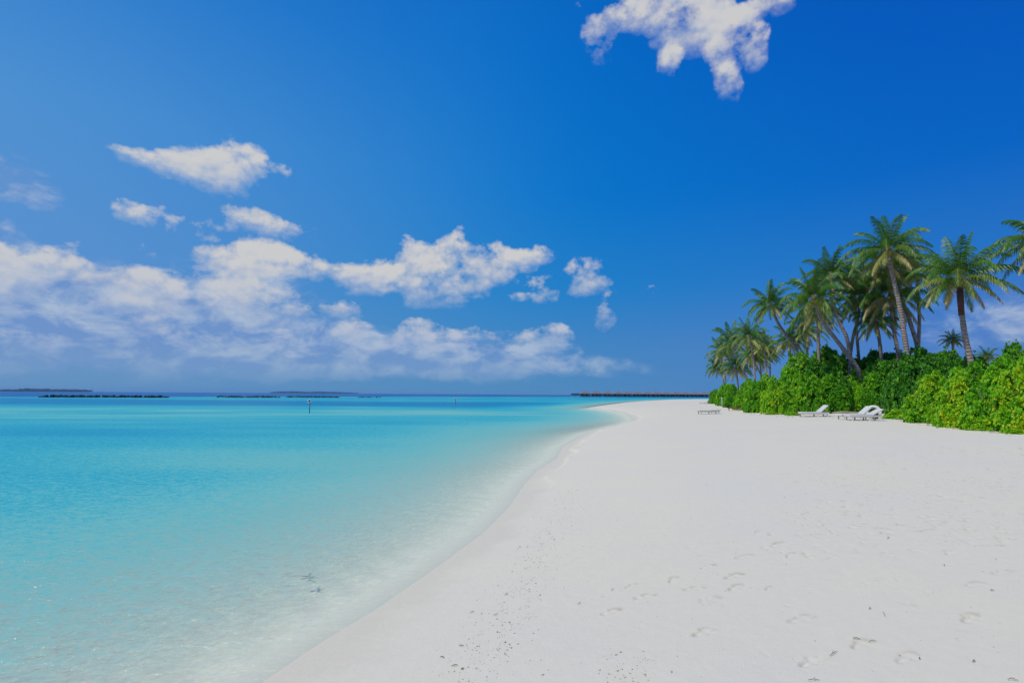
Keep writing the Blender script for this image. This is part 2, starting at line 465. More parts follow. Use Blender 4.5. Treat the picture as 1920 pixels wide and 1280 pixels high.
# ------------------------------------------------------------------ water
w_angs = np.concatenate([np.linspace(R(-60), R(60), 420, endpoint=False), np.linspace(R(60), R(300), 60, endpoint=False)])
w_rad = np.concatenate([np.geomspace(.4, 400, 420, endpoint=False), np.geomspace(400, 12000, 50)])
X, Y, Q = polar(w_rad, w_angs, None)
S = sdist(X, Y)
D = np.where(S < 0, depth_f(X, Y, S), 0)
keep = (S < 1.5)
fk = keep[Q].any(1)
water, N = mat_new('lagoon_water')
geo = N.n('ShaderNodeNewGeometry').outputs['Position']
dp = N.n('ShaderNodeAttribute', attribute_name='depth').outputs['Fac']
gs = N.vm('MULTIPLY', geo, (1.0, 1.7, 1.0)).outputs[0]
r1 = N.noise(gs, 1.1, 3.0, 0.55, 0.6)
r2 = N.noise(gs, 4.5, 4.0, 0.6, 0.8)
r3 = N.noise(gs, 14.0, 3.0, 0.6, 0.5)
hgt = N.m('ADD', N.m('ADD', N.m('MULTIPLY', r1, 1.0), N.m('MULTIPLY', r2, 0.45)), N.m('MULTIPLY', r3, 0.16))
bp = N.n('ShaderNodeBump', inp={'Height': hgt, 'Strength': 0.9, 'Distance': 0.12})
rip = N.m('ADD', N.m('MULTIPLY', N.m('SUBTRACT', r2, 0.5), 1.7), N.m('MULTIPLY', N.m('SUBTRACT', r3, 0.5), 1.9))
dd = N.m('MULTIPLY', dp, N.m('ADD', rip, 1.0))
body = N.ramp(N.m('DIVIDE', dd, 16.0), [(0.0, (0.82, 0.76, 0.56, 1)), (0.010, (0.56, 0.69, 0.53, 1)), (0.025, (0.34, 0.62, 0.51, 1)), (0.045, (0.17, 0.53, 0.47, 1)), (0.085, (0.030, 0.40, 0.44, 1)), (0.125, (0.006, 0.31, 0.43, 1)), (0.18, (0.001, 0.22, 0.38, 1)), (0.26, (0.002, 0.17, 0.36, 1)), (0.75, (0.006, 0.12, 0.33, 1)), (1.0, (0.004, 0.11, 0.31, 1))])
alpha = N.m('SUBTRACT', 1.0, N.m('EXPONENT', N.m('MULTIPLY', dd, -2.6)))
df = N.n('ShaderNodeBsdfDiffuse', inp={0: body})
tr = N.n('ShaderNodeBsdfTransparent', inp={0: (0.975, 1.0, 0.965, 1)})
m1 = N.n('ShaderNodeMixShader', inp={0: alpha, 1: tr.outputs[0], 2: df.outputs[0]})
gl = N.n('ShaderNodeBsdfGlossy', inp={0: (1, 1, 1, 1), 'Roughness': 0.12, 'Normal': bp.outputs[0]})
frs = N.n('ShaderNodeFresnel', inp={'IOR': 1.33, 'Normal': bp.outputs[0]})
m2 = N.n('ShaderNodeMixShader', inp={0: N.m('MULTIPLY', N.m('MINIMUM', frs.outputs[0], 0.6), 0.30), 1: m1.outputs[0], 2: gl.outputs[0]})
water.node_tree.links.new(m2.outputs[0], N.out.inputs[0])
sea = obj('lagoon_water', mesh('lagoon_water', np.stack([X, Y, np.zeros_like(X)], 1), Q[fk], water, True, {'depth': D}))
tag(sea, kind='structure')
#--OBJECTS--
# ------------------------------------------------------------------ leaf materials
def leaf_mat(name, stops, trans=0.3, rough=0.45, spec=0.35):
    m, N = mat_new(name)
    t = N.n('ShaderNodeAttribute', attribute_name='tint').outputs['Fac']
    rnd = N.n('ShaderNodeObjectInfo').outputs['Random']
    oc = N.n('ShaderNodeNewGeometry').outputs['Position']
    n = N.noise(oc, 0.8, 3.0, 0.6)
    v = N.m('ADD', t, N.m('ADD', N.m('MULTIPLY', N.m('SUBTRACT', n, 0.5), 0.55), N.m('MULTIPLY', N.m('SUBTRACT', rnd, 0.5), 0.06)))
    c = N.ramp(v, stops)
    p = N.n('ShaderNodeBsdfPrincipled', inp={'Base Color': c, 'Roughness': rough, 'Specular IOR Level': spec})
    tl = N.n('ShaderNodeBsdfTranslucent', inp={0: N.mix(0.5, c, (0.35, 0.55, 0.02, 1), 'MIX')})
    ms = N.n('ShaderNodeMixShader', inp={0: trans, 1: p.outputs[0], 2: tl.outputs[0]})
    m.node_tree.links.new(ms.outputs[0], N.out.inputs[0])
    return m
M_shrub = leaf_mat('sea_lettuce_leaf', [(0.0, (.03, .22, .004, 1)), (.3, (.10, .40, .008, 1)), (.55, (.22, .58, .012, 1)), (.8, (.42, .66, .010, 1)), (1.0, (.62, .64, .02, 1))], .40)
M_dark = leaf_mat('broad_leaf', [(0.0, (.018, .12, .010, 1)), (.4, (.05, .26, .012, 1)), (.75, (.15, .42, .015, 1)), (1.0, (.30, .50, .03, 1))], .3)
M_palm = leaf_mat('palm_leaf', [(0.0, (.03, .14, .006, 1)), (.3, (.07, .17, .012, 1)), (.48, (.17, .22, .035, 1)), (.7, (.38, .34, .12, 1)), (1.0, (.44, .29, .12, 1))], .18, .45, .4)
M_wood = simple('shrub_wood', (.16, .12, .08), .9, .3, 6)
M_trunk, N = mat_new('palm_bark')
oc = N.n('ShaderNodeTexCoord').outputs['Object']
s_ = N.n('ShaderNodeSeparateXYZ', inp={0: oc})
ringv = N.m('SINE', N.m('ADD', N.m('MULTIPLY', s_.outputs[2], 30.0), N.m('MULTIPLY', N.noise(oc, 2.5, 3, .5), 8.0)))
nn = N.noise(oc, 5.0, 5.0, .65)
c = N.mix(N.mr(nn, .3, .7), (.17, .135, .115, 1), (.36, .30, .27, 1))
c = N.mix(N.m('MULTIPLY', N.mr(ringv, .55, .95), .5), c, (.10, .08, .07, 1))
bn = N.n('ShaderNodeBump', inp={'Height': ringv, 'Strength': .5, 'Distance': .03})
p = N.n('ShaderNodeBsdfPrincipled', inp={'Base Color': c, 'Roughness': .85, 'Normal': bn.outputs[0]})
M_trunk.node_tree.links.new(p.outputs[0], N.out.inputs[0])
M_trunk2 = simple('palm_bark_dark', (.085, .04, .032), .9, .4, 7, bump=.4)
M_fibre = simple('palm_fibre', (.22, .12, .05), .9, .35, 9)
M_nut = simple('coconut_husk', (.30, .22, .05), .6, .3, 5)

# ------------------------------------------------------------------ leaf geometry
def rosettes(P, Nrm, rg, nl=9, L=.13, Wd=.045, tint0=.4, tsig=.14, up=.6, spread=(.35, 1.25)):
    """leaf rosettes at points P facing Nrm -> verts (each leaf 5 verts), quads+tris, tint"""
    n = len(P)
    Nn = Nrm / np.linalg.norm(Nrm, axis=1, keepdims=True)
    Nn = Nn + np.array([0, 0, up]); Nn /= np.linalg.norm(Nn, axis=1, keepdims=True)
    ref = rg.normal(size=(n, 3)); A = np.cross(Nn, ref); A /= np.linalg.norm(A, axis=1, keepdims=True)
    B = np.cross(Nn, A)
    tb = np.clip(rg.normal(tint0, tsig, n), 0, 1)
    Vs = []; Ts = []
    for k in range(nl):
        a = 2 * math.pi * k / nl * 1.0 + rg.uniform(0, .7, n) + (k % 2) * .4
        el = rg.uniform(spread[0], spread[1], n)           # angle from the rosette axis
        d = (A * np.cos(a)[:, None] + B * np.sin(a)[:, None]) * np.sin(el)[:, None] + Nn * np.cos(el)[:, None]
        side = np.cross(d, Nn); side /= (np.linalg.norm(side, axis=1, keepdims=True) + 1e-6)
        nrm = np.cross(side, d)
        l = (L * rg.uniform(.7, 1.25, n))[:, None]; w = Wd * l / L
        b = P + d * l * .08
        mid = P + d * l * .62 + nrm * l * .02
        tip = P + d * l + nrm * (-l * .14)
        v = np.stack([b, mid - side * w, mid + nrm * (-w * .35), mid + side * w, tip], 1)
        Vs.append(v); Ts.append(np.repeat(tb + rg.normal(0, .05, n), 5))
    V = np.concatenate(Vs).reshape(-1, 3); T_ = np.concatenate(Ts)
    m = len(V) // 5; o = (np.arange(m) * 5)[:, None]
    q = np.concatenate([o + [0, 1, 2, 2], o + [0, 2, 3, 3]])
    t1 = np.concatenate([o + np.array([0, 2, 1]), o + np.array([0, 3, 2]), o + np.array([1, 2, 4]), o + np.array([2, 3, 4])])
    return V, t1, T_
def dome_points(rg, n, lumps, flat=1.0):
    """points over the outside of a heap of lumps (cx,cy,cz,r), unit scale"""
    L = np.array(lumps); w = L[:, 3] ** 2; w /= w.sum()
    out_p = []; out_n = []
    while sum(len(a) for a in out_p) < n:
        i = rg.choice(len(L), n * 2, p=w)
        d = rg.normal(size=(n * 2, 3)); d /= np.linalg.norm(d, axis=1, keepdims=True)
        rr = 1 - np.abs(rg.normal(0, .10, n * 2)) + (rg.uniform(size=n * 2) < .12) * rg.uniform(0, .22, n * 2)
        p = L[i, :3] + d * (L[i, 3] * rr)[:, None]
        keep = p[:, 2] > .0
        for l in L:                                   # drop the points well inside another lump
            keep &= np.linalg.norm(p - l[:3], axis=1) > l[3] * .78
        out_p.append(p[keep]); out_n.append(d[keep])
    return np.concatenate(out_p)[:n], np.concatenate(out_n)[:n]
def stems_mb(rg, n, h, r, spread, start=.05):
    mb = MB()
    for k in range(n):
        a = rg.uniform(0, 6.28); e = rg.uniform(.2, 1.0)
        x, y = math.cos(a) * spread * e, math.sin(a) * spread * e
        b = (math.cos(a) * start, math.sin(a) * start, -.1)
        m_ = (x * .45 + rg.normal(0, .05), y * .45 + rg.normal(0, .05), h * .45 * rg.uniform(.8, 1.1))
        t = (x, y, h * rg.uniform(.6, .95) * (1 - .3 * e))
        mb.tube([b, m_, t], [r, r * .7, r * .3], 5, False)
        for j in range(3):
            b2 = [m_[i] + (t[i] - m_[i]) * rg.uniform(.1, .7) for i in range(3)]
            mb.tube([b2, [b2[0] + rg.normal(0, .3) * spread, b2[1] + rg.normal(0, .3) * spread, b2[2] + h * .22]], [r * .4, r * .15], 4, False)
    return mb
def shrub_protos(seed, n_ros, mat, kind):
    rg = np.random.default_rng(seed)
    lumps = []
    if kind == 'low':
        nl = 26
        for k in range(nl):
            a = rg.uniform(0, 6.28); e = math.sqrt(rg.uniform(0, 1)) * .74
            r = rg.uniform(.12, .31)
            z = max(0.02, (1 - (e / .98) ** 1.6) * rg.uniform(.35, .98) - r * .3)
            lumps.append((math.cos(a) * e, math.sin(a) * e, z, r))
        lumps.append((0, 0, .30, .42))
        for k in range(9):
            a = 6.28 * k / 9 + rg.uniform(-.2, .2); lumps.append((math.cos(a) * .80, math.sin(a) * .80, .04, rg.uniform(.12, .22)))
    else:                                            # a taller tree-like crown on stems
        for k in range(20):
            a = rg.uniform(0, 6.28); e = math.sqrt(rg.uniform(0, 1)) * .75
            r = rg.uniform(.16, .30)
            z = .40 + (1 - (e / .95) ** 2) * rg.uniform(.1, .48)
            lumps.append((math.cos(a) * e, math.sin(a) * e, z - .06, r))
        lumps.append((0, 0, .5, .42))
    P, Nm = dome_points(rg, n_ros, lumps)
    return P, Nm, rg
PROTO = {}
def foliage(key, seed, n_ros, mat, kind, size, nl, L, Wd, tint, tsig=.17, up=.6):
    """a prototype crown built at its real size (w, w, h)"""
    P, Nm, rg = shrub_protos(seed, n_ros, mat, kind)
    P = P * np.array(size); Nm = Nm / np.array(size)
    # clumps lighter and darker in themselves: young yellowish shoots here, old leaves there
    cc_ = rg.normal(size=(14, 3)) * np.array(size) * .6 + np.array([0, 0, size[2] * .4]); cv = rg.normal(0, .09, 14)
    near_ = np.argmin(np.linalg.norm(P[:, None, :] - cc_[None], axis=2), axis=1)
    V, Tt, tn = rosettes(P, Nm, rg, nl, L, Wd, tint + cv[near_], tsig, up)
    me = mesh('foliage', V, Tt, mat, False, {'tint': tn})
    sm_ = stems_mb(rg, 12 if kind == 'low' else 7, size[2] * .8, .035 if kind == 'low' else .09, size[0] * .7, .1).mesh('stems', M_wood, True)
    PROTO[key] = (me, sm_, size, kind)
foliage('near1', 11, 3000, M_shrub, 'low', (1.9, 1.9, 2.6), 9, .16, .042, .50)
foliage('near2', 12, 3000, M_shrub, 'low', (1.9, 1.9, 2.6), 9, .16, .042, .56)
foliage('low1', 13, 2300, M_shrub, 'low', (2.2, 2.2, 2.6), 8, .19, .055, .42)
foliage('low2', 14, 2300, M_shrub, 'low', (2.2, 2.2, 2.6), 8, .19, .055, .27)
foliage('low3', 15, 2300, M_shrub, 'low', (2.2, 2.2, 2.6), 8, .19, .055, .50)
foliage('small', 16, 520, M_shrub, 'low', (1.0, 1.0, .8), 9, .17, .045, .66)
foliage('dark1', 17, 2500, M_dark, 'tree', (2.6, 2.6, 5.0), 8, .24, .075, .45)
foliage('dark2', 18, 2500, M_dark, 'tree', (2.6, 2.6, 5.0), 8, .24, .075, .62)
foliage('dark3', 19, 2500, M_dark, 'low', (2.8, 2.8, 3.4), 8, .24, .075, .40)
def shrub(name, px, base_py, w_px, top_py, key, back, label, cat, group=None):
    """front foot at pixel (px, base_py); `back` metres behind; top seen at top_py"""
    g = ground_at(px, base_py)
    y = g.y + back
    p = at(px, 700, y); x = p.x
    half = w_px / 2 / F * y
    y += half * .85; x = at(px, 700, y).x
    gz = Hz(x, y)
    top = at(px, top_py, y).z
    h = top - gz
    me, sme, size, kind = PROTO[key]
    used = shrub.used
    t = empty(name, (x, y, gz - .03), rng.uniform(0, 6.28), label, cat, group)
    peak = max(v.co.z for v in me.vertices) if key not in used else used[key]
    used[key] = peak
    sc = (half / size[0], half / size[0], h / peak)
    obj('crown' if kind == 'tree' else 'foliage', me, t, scale=sc)
    obj('trunk' if kind == 'tree' else 'stems', sme, t, scale=sc)
    return t
shrub.used = {}
GF = 'green shrubs along the edge of the sand'
GB = 'darker bushes behind the front shrubs'
GT = 'broad leaved trees rising behind the shrubs'
for px, b, w, top, key, lab in [
 (1340, 757, 30, 727, 'low2', 'green shrub at the far end of the hedge beside the water villas'),
 (1357, 760, 36, 719, 'low1', 'green shrub directly behind the pale post on the far sand'),
 (1374, 764, 40, 716, 'low2', 'green shrub just above the low red bench, small with distance'),
 (1397, 769, 48, 712, 'low3', 'bright shrub whose foot touches the right end of the red bench'),
 (1425, 774, 62, 708, 'low1', 'green shrub second to the right of the red bench'),
 (1462, 777, 74, 702, 'low3', 'wide green shrub left of the first pair of sun loungers'),
 (1510, 776, 74, 697, 'low1', 'yellow flecked shrub directly behind the left pair of sun loungers'),
 (1556, 774, 80, 698, 'low2', 'green shrub between the two pairs of sun loungers, left one'),
 (1600, 772.5, 84, 702, 'low2', 'deep green shrub between the two pairs of sun loungers, right one'),
 (1642, 775, 80, 692, 'low2', 'deep green shrub directly behind the white ring and right loungers'),
 (1690, 777, 80, 694, 'dark3', 'dark green shrub behind the small yellow-green bush'),
 (1745, 795, 92, 690, 'near2', 'lime green shrub, nearest hedge shrub to the small yellow-green bush'),
 (1800, 803, 104, 684, 'near1', 'lime green shrub below the leaning palm with the dark trunk top'),
 (1862, 809, 116, 684, 'near1', 'large bright shrub third from the right edge of the hedge'),
 (1925, 813, 120, 668, 'near2', 'large bright shrub cut by the right edge of the photo'),
 (2010, 822, 150, 660, 'near1', 'bright shrub beyond the right edge of the photo')]:
    shrub('beach_shrub', px, b, w, top, key, 0, lab, 'shrub', GF)
shrub('small_bush', 1681, 786, 58, 764, 'small', 0, 'small low yellow-green bush standing alone in front of the hedge by the lounger', 'bush')
shrub('small_bush', 1718, 791, 40, 775, 'small', 0.3, 'little green bush squeezed between the lone bush and the lime hedge', 'bush')
for i_, (px, b, w, top) in enumerate([(1444, 777.5, 22, 769), (1483, 779, 26, 770), (1716, 793, 30, 781), (1770, 801, 34, 786), (1823, 807.5, 36, 792), (1893, 814, 40, 796)]):
    shrub('low_plant', px, b, w, top, 'small', 0, ['low sprawling plant at the hedge foot, right of the red bench', 'low sprawling plant at the hedge foot beside the left pair of loungers', 'low sprawling plant at the hedge foot between the lone bush and the lime shrubs', 'low sprawling plant at the foot of the first lime shrub', 'low sprawling plant at the hedge foot below the leaning dark-topped palm', 'low sprawling plant at the hedge foot nearest the right edge'][i_], 'plant', 'low plants creeping out from the hedge foot')
for px, b, w, top, key, back, lab in [
 (1366, 762, 46, 716, 'low1', 4, 'bush behind the pale post under the farthest palms'),
 (1405, 770, 60, 706, 'low2', 4, 'bush under the far cluster of small palms'),
 (1445, 774, 70, 697, 'low3', 4, 'bush right under the thin trunks of the far palm cluster'),
 (1490, 776, 84, 682, 'low1', 3.5, 'sunlit bush in front of the round sea lettuce tree'),
 (1545, 777, 90, 676, 'dark3', 3.5, 'dark bush below the foot of the strongly leaning palm'),
 (1605, 777, 90, 684, 'low3', 3.5, 'bush at the foot of the leaning palm where two trunks cross'),
 (1655, 778, 96, 668, 'dark3', 4, 'dark bush left of the tallest palm trunk'),
 (1712, 784, 96, 660, 'dark3', 4.5, 'dark bush right of the tallest palm trunk'),
 (1765, 790, 96, 664, 'dark3', 5, 'dark bush left of the palm with the dark trunk top'),
 (1830, 800, 96, 668, 'low2', 4, 'bush at the foot of the palm with the dark trunk top'),
 (1900, 806, 120, 660, 'low1', 3.5, 'tall bush behind the rightmost shrubs')]:
    shrub('back_bush', px, b, w, top, key, back, lab, 'bush', GB)
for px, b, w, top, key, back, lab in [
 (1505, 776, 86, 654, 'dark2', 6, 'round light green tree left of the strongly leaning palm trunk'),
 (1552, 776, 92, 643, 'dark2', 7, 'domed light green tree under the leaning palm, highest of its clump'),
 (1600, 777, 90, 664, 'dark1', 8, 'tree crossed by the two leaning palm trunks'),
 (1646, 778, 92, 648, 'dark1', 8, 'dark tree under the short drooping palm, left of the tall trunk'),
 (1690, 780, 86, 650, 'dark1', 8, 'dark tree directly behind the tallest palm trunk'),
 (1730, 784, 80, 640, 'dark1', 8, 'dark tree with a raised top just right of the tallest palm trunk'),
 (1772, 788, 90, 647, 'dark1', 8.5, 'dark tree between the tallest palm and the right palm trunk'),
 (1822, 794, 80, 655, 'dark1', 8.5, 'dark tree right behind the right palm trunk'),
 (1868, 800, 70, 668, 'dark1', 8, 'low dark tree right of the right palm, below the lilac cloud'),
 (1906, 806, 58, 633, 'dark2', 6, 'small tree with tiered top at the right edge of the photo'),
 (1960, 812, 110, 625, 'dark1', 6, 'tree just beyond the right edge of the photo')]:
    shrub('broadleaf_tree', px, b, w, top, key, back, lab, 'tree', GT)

# ------------------------------------------------------------------ palms
def frond_geo(rg, L, elev, az, droop, tint, nleaf=46, lw=.05, twist=0.0):
    """rachis strip and hanging leaflets; returns verts, quads, tris, tint"""
    seg = 14
    d = np.array([math.cos(az) * math.cos(elev), math.sin(az) * math.cos(elev), math.sin(elev)])
    pts = [np.zeros(3)]; dirs = []
    cur = d.copy()
    for i in range(seg):
        dirs.append(cur / np.linalg.norm(cur))
        pts.append(pts[-1] + dirs[-1] * L / seg)
        cur = dirs[-1] + np.array([0, 0, -1]) * droop * (1.0 / seg) * (.5 + 1.6 * i / seg)
    dirs.append(dirs[-1]); pts = np.array(pts); dirs = np.array(dirs)
    V = []; Q = []; T_ = []; tn = []; n = 0
    side0 = np.array([-math.sin(az), math.cos(az), 0.0])
    # rachis
    for i, (p, dd) in enumerate(zip(pts, dirs)):
        w = .045 * (1 - .85 * i / seg); u = np.cross(side0, dd)
        V += [p - side0 * w, p + u * w * .7, p + side0 * w]
        tn += [.62] * 3
        if i < seg:
            b = i * 3; Q += [(b, b + 3, b + 4, b + 1), (b + 1, b + 4, b + 5, b + 2)]
    n = len(V)
    ph = rg.uniform(0, 6.28)
    for k in range(nleaf):
        f = .12 + .87 * (k + rg.uniform(-.3, .3)) / nleaf
        f = min(max(f, .1), .995)
        i = min(int(f * seg), seg - 1); g = f * seg - i
        p = pts[i] * (1 - g) + pts[i + 1] * g; dd = dirs[i]
        ll = L * .20 * (math.sin(math.pi * min(1, (f * .88 + .12))) ** .55 + .10) * rg.uniform(.85, 1.1)
        u = np.cross(side0, dd)
        for s in (-1, 1):
            fw = .35 + .75 * f
            out = side0 * s * (.85 - .25 * f) + dd * fw + np.array([0, 0, -.28]) + u * -.10 * -1 + np.array([0, 0, rg.normal(-.12, .12)])
            tw = rg.normal(0, .10)
            out = out + u * tw
            out /= np.linalg.norm(out)
            a = p; m_ = a + out * ll * .5 + np.array([0, 0, -ll * .06])
            o2 = out + np.array([0, 0, -rg.uniform(.5, 1.1)]); o2 /= np.linalg.norm(o2)
            e = m_ + o2 * ll * .52
            wv_ = np.cross(out, u) ; wv_ = dd * .9 + np.array([0, 0, rg.normal(.1, .25)]); wv_ /= np.linalg.norm(wv_)
            w = lw * rg.uniform(.8, 1.15)
            V += [a - wv_ * w * .45, a + wv_ * w * .45, m_ - wv_ * w * .5, m_ + wv_ * w * .5, e]
            tn += [tint + rg.normal(0, .05)] * 4 + [tint + .12]
            Q.append((n, n + 2, n + 3, n + 1)); T_.append((n + 2, n + 4, n + 3)); n += 5
    return np.array(V), np.array(Q), np.array(T_), np.array(tn)
def crown_mesh(seed, nf=24, L=4.0, young=.5, dead=.12, lw=.060, up=1.0):
    rg = np.random.default_rng(seed)
    Vs = []; Qs = []; Ts = []; tn = []; n = 0
    for k in range(nf):
        f = k / (nf - 1)                               # 0 = newest and upright, 1 = oldest
        elev = R(84 - 120 * f ** .9 * up) + rg.normal(0, .09)
        az = k * 2.39996 + rg.normal(0, .15)
        l = L * (.62 + .45 * math.sin(math.pi * (.18 + .7 * f))) * rg.uniform(.92, 1.08)
        droop = .65 + 1.35 * math.sin(math.pi * min(f + .1, .9)) * rg.uniform(.7, 1.25)
        tint = .08 + .30 * f + rg.normal(0, .07) + (.3 if f > 1 - dead else 0)
        V, Q_, T_, t = frond_geo(rg, l, elev, az, droop, tint, 54, lw)
        base = np.array([math.cos(az) * .08, math.sin(az) * .08, -.25 * f])
        Vs.append(V + base); Qs.append(Q_ + n); Ts.append(T_ + n); tn.append(t); n += len(V)
    me = mesh('crown', np.concatenate(Vs), [np.concatenate(Qs), np.concatenate(Ts)], M_palm, False, {'tint': np.concatenate(tn)})
    return me
CROWNS = [crown_mesh(31, 30, 4.0, dead=.14), crown_mesh(32, 30, 4.0, dead=.3), crown_mesh(33, 32, 4.0, dead=.35, up=1.08), crown_mesh(34, 26, 4.0, dead=.06, up=.98), crown_mesh(35, 29, 4.0, dead=.22, up=1.03)]
nut_mb = MB()
for k in range(7):
    a = k * .9
    nut_mb.lathe([(.0, -.13), (.08, -.10), (.115, 0), (.085, .10), (0, .14)], (math.cos(a) * .24, math.sin(a) * .24, -.28 - .1 * (k % 3)), 8)
NUTS = nut_mb.mesh('coconut_cluster', M_nut, True)
SPEAR = MB().tube([(0, 0, 0), (.02, .03, .9), (.05, .02, 1.7)], [.07, .045, .01], 6).mesh('spear_leaf', M_palm, True)
sa = SPEAR.attributes.new('tint', 'FLOAT', 'POINT'); sa.data.foreach_set('value', np.full(len(SPEAR.vertices), .3, dtype=np.float32))
GP = 'coconut palms behind the beach hedge'
def palm(Y, crown, trunk, rad, ck, label, rz=0.0, r0=.17, dark=False, lean=(0, 0), nuts=False, dY=0.0, sz=1.0):
    """crown = px of the growing point, trunk = px points from top to foot, rad = crown radius in px"""
    n = len(trunk)
    pts = [at(crown[0], crown[1], Y + dY)]
    for i, t in enumerate(trunk):
        pts.append(at(t[0], t[1], Y + dY * (1 - (i + 1) / n)))
    last = pts[-1]; prev = pts[-2] if n > 1 else pts[0]
    slope = (last.x - prev.x) / max(.3, prev.z - last.z)
    gz = Hz(last.x, last.y)
    if last.z > gz:                                     # carry the stem down to the sand behind the bushes
        foot_ = Vector((last.x + slope * .22 * (last.z - gz), last.y, 0)); foot_.z = Hz(foot_.x, foot_.y)
        pts.append((last * .5 + foot_ * .5) + Vector((slope * .12, 0, 0)))
        pts.append(foot_)
    pts = pts[::-1]
    base = pts[0].copy()
    # smooth the course of the stem
    loc = [p - base for p in pts]
    fine = []
    for i in range(len(loc) - 1):
        p0 = loc[max(i - 1, 0)]; p1 = loc[i]; p2 = loc[i + 1]; p3 = loc[min(i + 2, len(loc) - 1)]
        for k in range(5):
            t = k / 5
            fine.append(.5 * ((2 * p1) + (p2 - p0) * t + (2 * p0 - 5 * p1 + 4 * p2 - p3) * t * t + (3 * p1 - p0 - 3 * p2 + p3) * t ** 3))
    fine.append(loc[-1]); fine[0] = fine[0] + Vector((0, 0, -.15))
    m_ = len(fine)
    rr = [r0 * (1.35 - .35 * min(1, i / (m_ * .15))) * (1 - .32 * i / m_) * (1 + .05 * math.sin(i * 2.1)) for i in range(m_)]
    r0 *= .86
    t = empty('coconut_palm', base, 0, label, 'palm tree', GP)
    MB().tube(fine, rr, 10).build('trunk', M_trunk, t, True)
    top = fine[-1]
    d = (fine[-1] - fine[-3]).normalized()
    tilt = Vector((0, 0, 1)).lerp(d, .6).normalized().to_track_quat('Z', 'Y')
    s = rad / F * Y / (4.0 if Y < 60 else 3.5) * sz
    q = tilt @ Matrix.Rotation(rz, 3, 'Z').to_quaternion()
    cr = obj('crown', CROWNS[ck], t, top, q.to_euler(), (s * rng.uniform(.92, 1.06), s, s * rng.uniform(.9, 1.12)))
    MB().tube([top - d * .7, top - d * .25, top + d * .25], [r0 * .72, r0 * 1.15, r0 * .5], 9).build('crown_shaft', M_fibre, t, True)
    if dark:
        MB().tube([top - d * 2.6, top - d * 1.5, top - d * .4], [r0 * .95, r0 * 1.1, r0 * 1.1], 10).build('dry_sheath', M_trunk2, t, True)
    if nuts: obj('coconut_cluster', NUTS, t, top, (0, 0, rz))
    obj('spear_leaf', SPEAR, t, top, q.to_euler(), (s, s, s))
    return t
palm(40, (1665, 466), [(1672, 510), (1684, 560), (1693, 610), (1703, 681)], 84, 1, 'tallest palm with sun-bleached crown above all the others', 2.7, .21, nuts=True)
palm(43, (1663, 497), [(1682, 535), (1698, 580), (1709, 612), (1720, 650)], 72, 2, 'palm hard behind the tallest one, its dark crown just below', 1.0, .19)
palm(32, (1798, 516), [(1801, 560), (1805, 600), (1811, 639), (1821, 680)], 104, 0, 'lone palm on the right with dark upper trunk and spiky crown', 4.1, .19, dark=True)
palm(30, (1950, 452), [(1955, 520), (1962, 600), (1970, 690)], 92, 3, 'palm cut by the right edge of the photo, only frond tips showing', .4, .19)
palm(43, (1669, 548), [(1671, 580), (1677, 625), (1684, 662)], 76, 2, 'palm with pale straight trunk and dry drooping fronds below the tallest crown', 5.0, .17)
palm(44, (1719, 512), [(1722, 560), (1724, 600), (1722, 660)], 62, 1, 'half hidden palm right behind the tallest trunk, dark crown', 3.3, .16)
palm(45, (1612, 556), [(1610, 590), (1600, 630), (1594, 670)], 64, 2, 'dark palm between the leaning palm and the tallest one', .9, .16)
palm(44, (1641, 600), [(1646, 620), (1651, 655), (1654, 690)], 50, 2, 'short palm with low dark crown left of the tallest trunk', 2.0, .17)
palm(42, (1526, 558), [(1538, 596), (1550, 614), (1568, 637), (1585, 659), (1607, 690)], 78, 3, 'palm leaning hard to the left on a long curved pale trunk', 3.9, .19, nuts=True)
palm(44, (1557, 514), [(1562, 560), (1566, 585), (1576, 609), (1587, 631), (1593, 662)], 64, 0, 'palm with upright crown behind and above the hard leaning one', 5.2, .17)
palm(47, (1600, 520), [(1604, 570), (1606, 620), (1610, 670)], 56, 2, 'dim palm behind the gap left of the tallest palm', 2.2, .15)
palm(46, (1531, 585), [(1534, 605), (1534, 630), (1535, 665)], 52, 2, 'palm with a straight vertical trunk behind the hard leaning one', 1.4, .15)
palm(50, (1445, 570), [(1455, 598), (1464, 614), (1478, 634), (1493, 655)], 54, 0, 'palm leaning left over the gap, leftmost of the big ones', .3, .17)
palm(53, (1508, 618), [(1512, 640), (1514, 675)], 46, 2, 'low palm with brownish hanging fronds under the leaning crowns', 3.0, .15)
palm(54, (1480, 636), [(1481, 660), (1482, 690)], 42, 2, 'low yellow-brown palm at the left side of the domed tree', 4.4, .15)
palm(62, (1405, 630), [(1409, 650), (1412, 668), (1414, 690)], 38, 0, 'far palm with upright trunk and highest crown of the far cluster', 2.6, .15)
palm(80, (1372, 640), [(1380, 665), (1391, 690), (1404, 715)], 38, 3, 'far palm on a thin trunk slanting left in the far cluster', 5.6, .15)
palm(66, (1433, 645), [(1435, 665), (1436, 685), (1437, 703)], 34, 1, 'far palm at the right side of the far cluster, above a sky gap', 1.1, .15)
palm(98, (1353, 658), [(1356, 680), (1360, 705)], 30, 2, 'far palm second from the left end of the grove', .2, .14)
palm(82, (1380, 686), [(1382, 705), (1384, 722)], 34, 2, 'short far palm with broad crown right above the hedge', 3.6, .15)
palm(100, (1346, 688), [(1352, 702), (1358, 718)], 27, 1, 'farthest palm, leftmost of the whole grove', 2.0, .14)
palm(72, (1408, 664), [(1416, 682), (1427, 704)], 32, 1, 'far palm with slanting trunk in the middle of the far cluster', 4.9, .14)
palm(72, (1424, 668), [(1426, 690), (1428, 708)], 28, 2, 'far palm half hidden at the right of the far cluster', 1.9, .13)
